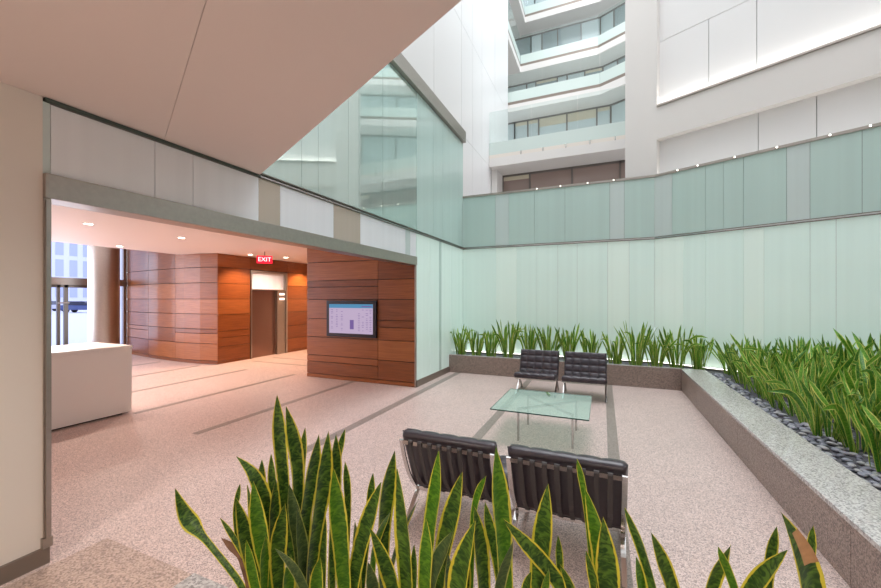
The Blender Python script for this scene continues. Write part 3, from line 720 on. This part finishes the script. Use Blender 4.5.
# foreground plants: each leaf by its course in the photo, standing in the near bed
# (list of (u, v) tip -> lower, width in pixels, depth row y, material, extras)
G, BR, GR = 0, 1, 2
FG = [
 ([(277,395),(279,430),(284,490),(291,560)],13,1.00,G,{}), ([(286,406),(292,430),(298,462),(298,560)],13,.98,G,{}), ([(305,428),(303,450),(300,500),(298,560)],8,1.02,G,{}),
 ([(319,434),(314,465),(306,510),(302,570)],15,1.0,G,{}), ([(236,456),(255,472),(267,510),(272,575)],16,.93,G,{}), ([(262,459),(261,480),(262,520),(268,575)],8,1.03,G,{}),
 ([(271,454),(272,480),(276,520),(280,575)],9,1.03,G,{}), ([(240,484),(235,510),(238,550),(255,588)],5,1.02,G,{}), ([(247,485),(251,505),(255,540),(262,588)],8,.98,G,{}),
 ([(175,488),(185,517),(207,541),(241,583)],20,.97,G,{'kind': 'stalk'}), ([(220,518),(233,536),(247,560),(258,588)],6,.98,G,{}), 
 ([(236,498),(243,523),(248,550),(258,588)],16,.95,G,{}), ([(253,481),(257,515),(262,550),(272,588)],17,.88,BR,{}), ([(276,478),(274,520),(273,555),(275,588)],12,.96,G,{}),
 ([(285,503),(279,535),(277,565),(279,588)],17,.86,G,{}), ([(289,484),(294,510),(300,545),(302,588)],14,.97,GR,{}), ([(297,505),(301,540),(303,565),(305,588)],15,.90,GR,{}),
 ([(275,549),(291,562),(302,580),(307,595)],10,.84,GR,{}), ([(320,558),(317,572),(316,590)],14,.80,BR,{}), ([(328.5,431),(324,480),(315,540),(309,588)],17,.92,G,{}),
 ([(336,434),(336,455),(336,490),(332,560)],11,1.0,G,{}), ([(345,429),(338,455),(334,490),(330,570)],6,1.03,G,{}), ([(333.5,468),(336,500),(341,545),(344,588)],18,.88,BR,{}),
 ([(345,461),(348,490),(347,540),(346,588)],7,.99,G,{}), ([(373,473),(371,495),(367,535),(362,588)],8,1.02,G,{}), ([(381,482),(371,510),(359,550),(352,588)],17,.93,G,{}),
 ([(395,450),(389,480),(384,520),(383,588)],16,.98,G,{}), ([(397,469),(401,510),(405,550),(406,588)],20,.86,G,{}), ([(419,499),(407,520),(395,548),(388,588)],8,1.0,G,{}),
 ([(370,528),(380,550),(388,570),(394,592)],17,.85,G,{}), ([(391,511),(381,528),(373,550),(372,588)],8,.95,BR,{}), ([(368,562),(371,575),(373,592)],13,.80,GR,{}),
 ([(438.5,451),(436,485),(430,525),(424,588)],15,.94,BR,{}), ([(462,472),(455,500),(444,545),(437,588)],18,.92,G,{}), ([(453,531),(442,550),(433,570),(429,592)],14,.84,GR,{}),
 ([(426,519),(427,545),(425,570),(424,592)],15,.80,BR,{}), ([(486,476),(476,492),(473,515),(471,588)],6,.97,BR,{}), ([(474,505),(479,530),(482,560),(484,592)],16,.90,G,{}),
 ([(496,446),(499,485),(503,530),(506,588)],19,.92,BR,{}), ([(475,521),(467,545),(460,570),(457,592)],25,.80,G,{}), ([(485,502),(490,530),(497,555),(502,588)],11,.95,G,{}),
 ([(514,539),(507,560),(500,580),(497,592)],14,.80,GR,{}), ([(503,519),(524,542),(548,566),(566,590)],15,.86,G,{}), ([(548,484),(545,515),(541,550),(538,588)],20,.9,G,{}),
 ([(577,459),(582,480),(586,500),(592,560)],6,.94,BR,{}), ([(585,489),(594,517),(600,545),(604,588)],18,.90,BR,{}), ([(603,517),(606,545),(608,570),(608,592)],23,.82,G,{}),
 ([(586,551),(591,568),(596,592)],11,.82,G,{}), ([(549,569),(546,580),(544,592)],9,.80,BR,{}), ([(560,565),(568,578),(573,592)],11,.84,G,{}),
 ([(624.5,508),(634,530),(645,560),(655,592)],11,.92,G,{}), ([(651,532),(660,553),(669,576),(675,592)],13,.88,G,{}), ([(718,547),(724,562),(732,580),(738,594)],8,.90,BR,{}),
 ([(731,545),(723,562),(714,580),(709,592)],13,.92,G,{}), ([(777,526),(773,545),(769,565),(766,592)],9,.95,G,{}), ([(787,550),(771,566),(755,582),(745,594)],15,.88,G,{}),
 ([(781,512),(797,535),(807,562),(814,592)],24,.84,G,{'tip': 1}), ([(813,526),(811,545),(810,565),(812,592)],7,.97,G,{}),
 ([(468,556),(466,572),(464,592)],11,.95,G,{}), ([(531,572),(527,582),(524,594)],10,.84,G,{}), ([(636,556),(640,572),(643,592)],9,.96,BR,{}),
 ([(414,545),(414,565),(413,592)],10,.96,G,{}), ([(355,520),(356,545),(357,592)],12,.99,G,{}), ([(291,555),(289,570),(288,592)],13,.84,BR,{}), ([(246,540),(250,560),(256,590)],11,.86,BR,{}),
 ([(266,535),(264,560),(264,592)],10,.86,BR,{}), ([(324,508),(322,535),(322,580)],11,.98,G,{}), ([(313,470),(310,500),(306,560)],9,1.04,GR,{}), ([(448,552),(449,570),(449,592)],12,.9,G,{}),
 ([(558,535),(560,560),(560,592)],7,.97,G,{}),
]
rng = random.Random(42)
leaves = []
for pts, wpx, Y, mi, ex in FG:
    P = []
    for k, (u, v) in enumerate(pts):
        P.append(hit_y(u, v, Y - .02 * (len(pts) - 1 - k)))
    d = -s_ * P[1].x + c_ * P[1].y
    w = wpx / F * d * 1.04
    low = P[-1]; up = (P[-2] - P[-1]); up.normalize()
    k = (low.z - ZB) / max(.5, up.z)
    if low.z > ZB + .02:
        base = low - up * k * .8; base.z = ZB
        base.x = low.x + (base.x - low.x) * .45; base.y = max(.32, min(1.03, base.y))
        P.append(base)
    leaves.append((P[::-1], w, mi, ex))
cl = {}
for L_ in leaves:
    bxx = L_[0][0].x
    cl.setdefault(int((bxx + 2) // .26), []).append(L_)
names = sorted(cl)
where = ['one leaf leaning far left', 'the tallest clump', 'third clump from the left', 'fourth clump from the left', 'left of the left near chair',
         'in front of the left near chair', 'between the two near chairs', 'in front of the right near chair', 'below the right edge of the right near chair', 'tenth clump from the left', 'eleventh clump from the left', 'last clump at its right end', 'right end']
# merge clumps of fewer than two leaves into a neighbour
keys = names[:]
for k in keys:
    if len(cl.get(k, [])) == 1:
        oth = [q for q in cl if q != k]; q = min(oth, key=lambda z: abs(z - k)); cl[q] += cl.pop(k)
for i, k in enumerate(sorted(cl)):
    bm = B(); uv = bm.loops.layers.uv.new('UVMap')
    cx = sum(l[0][0].x for l in cl[k]) / len(cl[k]); cy = sum(l[0][0].y for l in cl[k]) / len(cl[k]); org = Vector((cx, cy, ZB))
    for P, w, mi, ex in cl[k]:
        mid = P[len(P) // 2]; face = Vector((-mid.x, -mid.y, 0)).normalized()
        ya = rng.uniform(-.75, .75); face = Matrix.Rotation(ya, 3, 'Z') @ face; face.z = .1; face.normalize()
        leaf(bm, uv, [p - org for p in P], w / math.cos(ya * .8), face, mi=mi, twist=rng.uniform(-1.1, 1.1), cup=.3, tipmi=3 if ex.get('tip') else None, n=40, kind=ex.get('kind'))
    # short inner leaves that fill the clump near the soil
    for q in range(7):
        x = rng.uniform(-.12, .12); y = rng.uniform(-.12, .1); h = rng.uniform(.18, .34)
        P = [Vector((x, y, 0)), Vector((x + rng.uniform(-.03, .03), y, h * .5)), Vector((x + rng.uniform(-.08, .08), y + rng.uniform(-.04, .04), h))]
        leaf(bm, uv, P, rng.uniform(.03, .045), Vector((rng.uniform(-.6, .6), -1, .1)).normalized(), mi=rng.choice([0, 0, 1, 2]), twist=rng.uniform(-1, 1), n=10)
    o = plant_obj(bm, org, 'large yellow-edged snake plant in the near planter, ' + where[i], 'large snake plants in the near planter', ['leaf_big', 'leaf_bright', 'leaf_grey', 'leaf_tip_dry'])
    if i == 0:
        bm = B(); uv = bm.loops.layers.uv.new('UVMap')
        P = [hit_y(243, 556, .95), hit_y(238, 549, .95), hit_y(230, 546, .95), hit_y(221, 538, .96)]
        leaf(bm, uv, [p - org for p in [P[0] + Vector((.04, 0, -.15))] + P], .04, Vector((.3, -1, .4)).normalized(), n=12)
        wl = obj('withered_leaf', bm, 'leaf_dead', o, recalc=False); wl['label'] = 'brown withered leaf'

# ------------------------------------------------------------------ lounge chairs
CW = .67
def bez(pts, n=26):
    P = [Vector((0,) + p) for p in pts]; P = [P[0] * 2 - P[1]] + P + [P[-1] * 2 - P[-2]]; out = []
    m = len(pts) - 1
    for i in range(n + 1):
        t = i / n * m; k = min(int(t), m - 1); f = t - k; a, b, c, d = P[k:k + 4]
        out.append(.5 * ((2 * b) + (c - a) * f + (2 * a - 5 * b + 4 * c - d) * f * f + (3 * b - a - 3 * c + d) * f ** 3))
    return out
def flatbar(bm, x0, x1, path, th):
    rows = []
    for i, p in enumerate(path):
        tan = (path[min(i + 1, len(path) - 1)] - path[max(i - 1, 0)]).normalized(); nn = Vector((0, -tan.z, tan.y)) * th / 2
        rows.append([bm.verts.new((x, p.y + s * nn.y, p.z + s * nn.z)) for x, s in ((x0, 1), (x1, 1), (x1, -1), (x0, -1))])
    for i in range(len(rows) - 1):
        for k in range(4): bm.faces.new((rows[i][k], rows[i][(k + 1) % 4], rows[i + 1][(k + 1) % 4], rows[i + 1][k]))
    bm.faces.new(rows[0]); bm.faces.new(rows[-1][::-1])
def cushion(P, U, V, W, Hh, T, nx, ny):
    """tufted cushion: corner P, unit U across, V up, thickness along U x V side"""
    bm = B(); Nn = V.cross(U).normalized(); gx, gy = nx * 8, ny * 8
    def top(i, j):
        a, b = i / gx, j / gy
        ex = min(a, 1 - a) * W; ey = min(b, 1 - b) * Hh
        edge = min(1, min(ex, ey) / .022); edge = math.sqrt(max(0, 1 - (1 - edge) ** 2))
        puff = (abs(math.sin(PI * a * nx)) * abs(math.sin(PI * b * ny))) ** .45
        cr = min(abs(math.sin(PI * a * nx)), abs(math.sin(PI * b * ny)))
        return T * .5 * edge + T * .0 + (.016 * puff) * edge
    for sgn in (1, -1):
        g = [[bm.verts.new(P + U * (W * i / gx) + V * (Hh * j / gy) + Nn * (T / 2 + (top(i, j) if sgn > 0 else -T * .5 * min(1, (top(i, j) / (T * .5)))))) for j in range(gy + 1)] for i in range(gx + 1)]
        for i in range(gx):
            for j in range(gy): bm.faces.new((g[i][j], g[i + 1][j], g[i + 1][j + 1], g[i][j + 1]))
    bmesh.ops.remove_doubles(bm, verts=bm.verts[:], dist=1e-5)
    return bm
def make_chair(label, loc, rz):
    t = thing('lounge_chair', label, 'chair', loc, rz, 'tufted lounge chairs around the glass table')
    legA = bez([(.0, .645), (.05, .50), (.125, .35), (.245, .21), (.42, .10), (.62, .006)])
    legB = bez([(.66, .285), (.46, .255), (.28, .20), (.16, .12), (.06, .006)])
    for s in (-1, 1):
        xa = s * (CW / 2 - .018)
        bm = B(); flatbar(bm, xa - .014, xa + .014, legA, .011); obj('back_leg_frame', bm, 'chrome', t, smooth=False)
        bm = B(); flatbar(bm, xa - .014, xa + .014, legB, .011); obj('seat_leg_frame', bm, 'chrome', t)
    bx_ = CW / 2 - .03
    for nm, y, z, hgt in (('top_rail', .0, .632, .026), ('rear_rail', .245, .215, .022), ('front_rail', .655, .280, .022)):
        bm = B(); box(bm, -bx_, bx_, y - .005, y + .006, z - hgt / 2, z + hgt / 2); obj(nm, bm, 'chrome', t)
    bp_ = bez([(-.0, .652), (-.011, .648), (-.011, .62), (.035, .50), (.11, .35), (.236, .222)], 20)
    sp_ = bez([(.28, .205), (.46, .258), (.655, .292)], 8)
    for k in range(8):
        x = -.245 + k * .07
        bm = B(); flatbar(bm, x - .014, x + .014, bp_, .004); flatbar(bm, x - .014, x + .014, sp_, .004); obj('strap', bm, 'strap_leather', t)
    # cushions
    U = Vector((1, 0, 0)); P0_ = Vector((-CW / 2, .200, .245)); Vb = (Vector((0, .018, .675)) - Vector((0, .200, .245))).normalized()
    bm = cushion(P0_, U * 1, Vb, CW, .47, .07, 5, 4); 
    # thickness must point forward (+y)
    obj('back_cushion', bm, 'leather', t, smooth=True)
    Ps = Vector((-CW / 2, .685, .300)); Vs = (Vector((0, .22, .225)) - Vector((0, .685, .300))).normalized()
    bm = cushion(Ps, U, Vs, CW, .46, .075, 5, 4); obj('seat_cushion', bm, 'leather', t, smooth=True)
    return t
c0 = make_chair('black tufted lounge chair seen from behind, left of the near pair', (-.944, 2.27, 0), 0)
dup(c0, (-.208, 2.27, 0), 0, 'black tufted lounge chair seen from behind, right of the near pair')
dup(c0, (-1.035, 6.98, 0), PI, 'black tufted lounge chair facing the camera by the planter, left of the far pair')
dup(c0, (-.275, 6.98, 0), PI, 'black tufted lounge chair facing the camera by the planter, right of the far pair')

# ------------------------------------------------------------------ glass table
t = thing('coffee_table', 'square glass coffee table on a chrome crossed frame', 'table', (-.64, 4.61, 0))
pbox('table_top', 'table_glass', t, -.51, .51, -.515, .515, .373, .385)
bm = B(); e = .004
for a in ((-.514, .514, -.519, -.515), (-.514, .514, .515, .519), (-.514, -.51, -.519, .519), (.51, .514, -.519, .519)): box(bm, *a, .373, .385)
obj('glass_edge', bm, 'table_edge', t)
LX, LY = .29, .30
for (sx, sy) in ((-1, -1), (1, -1), (1, 1), (-1, 1)):
    bm = B(); box(bm, -.012, .012, -.006, .006, 0, .372); bmesh.ops.rotate(bm, verts=bm.verts[:], cent=(0, 0, 0), matrix=Matrix.Rotation(sx * sy * PI / 4, 3, 'Z'))
    bmesh.ops.translate(bm, verts=bm.verts[:], vec=(sx * LX + .05, sy * LY - .02, 0)); obj('leg', bm, 'chrome', t)
for k, (a, b) in enumerate(((-1, -1), (1, -1))):
    p, q = Vector((a * LX, b * LY, 0)), Vector((-a * LX, -b * LY, 0)); dd = (q - p); L_ = dd.length
    bm = B(); box(bm, 0, L_, -.006, .006, .345 - .022 * 0, .371); bmesh.ops.rotate(bm, verts=bm.verts[:], cent=(0, 0, 0), matrix=Matrix.Rotation(math.atan2(dd.y, dd.x), 3, 'Z'))
    bmesh.ops.translate(bm, verts=bm.verts[:], vec=p + Vector((.05, -.02, 0))); obj('cross_bar', bm, 'chrome', t)
bm = B(); uv = bm.loops.layers.uv.new('UVMap')
leaf(bm, uv, [Vector((-.68, 5.12, .389)), Vector((-.65, 5.0, .40)), Vector((-.60, 4.90, .392))], .03, Vector((.2, .1, 1)), n=8)
tag(obj('fallen_leaf', bm, 'leaf_small_dark', recalc=False), 'small green leaf lying on the far edge of the glass table', 'leaf')

# ------------------------------------------------------------------ light
w = bpy.data.worlds.new('sky'); S.world = w; w.use_nodes = True
bg = w.node_tree.nodes['Background']; bg.inputs[0].default_value = (.86, .92, 1.0, 1); bg.inputs[1].default_value = 2.0
def area(name, loc, rot, sx, sy, e, col):
    l = bpy.data.lights.new(name, 'AREA'); l.shape = 'RECTANGLE'; l.size = sx; l.size_y = sy; l.energy = e; l.color = col
    o = bpy.data.objects.new(name, l); C.objects.link(o); o.location = loc; o.rotation_euler = rot; return o
sk = area('skylight', (1.5, 8, 18.8), (0, 0, 0), 8, 13, 1400, (.94, .97, 1.0)); sk.data.spread = math.radians(135)
area('entrance_daylight', (-12.8, 2.5, 1.7), (0, -PI / 2, 0), 2.6, 7, 220, (.85, .9, 1.0))
# unseen downlights added behind the viewer to brighten the soffit area
for i, (x, y) in enumerate(((-2.0, -.9), (.4, -1.6), (3.0, -2.6), (-1.2, -3.2), (3.6, -4.2))):
    t = dup(d0, (x, y, 2.82), 0, 'added unseen downlight in the soffit behind the viewer, %s of five' % ords[i], 'downlights in the near soffit')
    for ch in t.children:
        if ch.type == 'LIGHT': ch.data = ch.data.copy(); ch.data.energy = 205; ch.data.color = (1, .92, .85); ch.data.spot_size = 2.6

# ------------------------------------------------------------------ camera
cd = bpy.data.cameras.new('camera'); cam = bpy.data.objects.new('camera', cd); C.objects.link(cam)
cd.sensor_fit = 'HORIZONTAL'; cd.sensor_width = 36; cd.lens = F / 881 * 36; cd.shift_y = (HY - 294) / 881; cd.clip_start = .02
cam.location = (0, 0, H); cam.rotation_euler = (PI / 2, 0, TH)
S.camera = cam
S.view_settings.view_transform = 'Standard'; S.view_settings.look = 'None'; S.view_settings.gamma = 1; S.view_settings.exposure = 0
S.view_settings.use_curve_mapping = False
S.cycles.max_bounces = 12; S.cycles.diffuse_bounces = 6; S.cycles.glossy_bounces = 5; S.cycles.transparent_max_bounces = 16
S.cycles.sample_clamp_indirect = 6
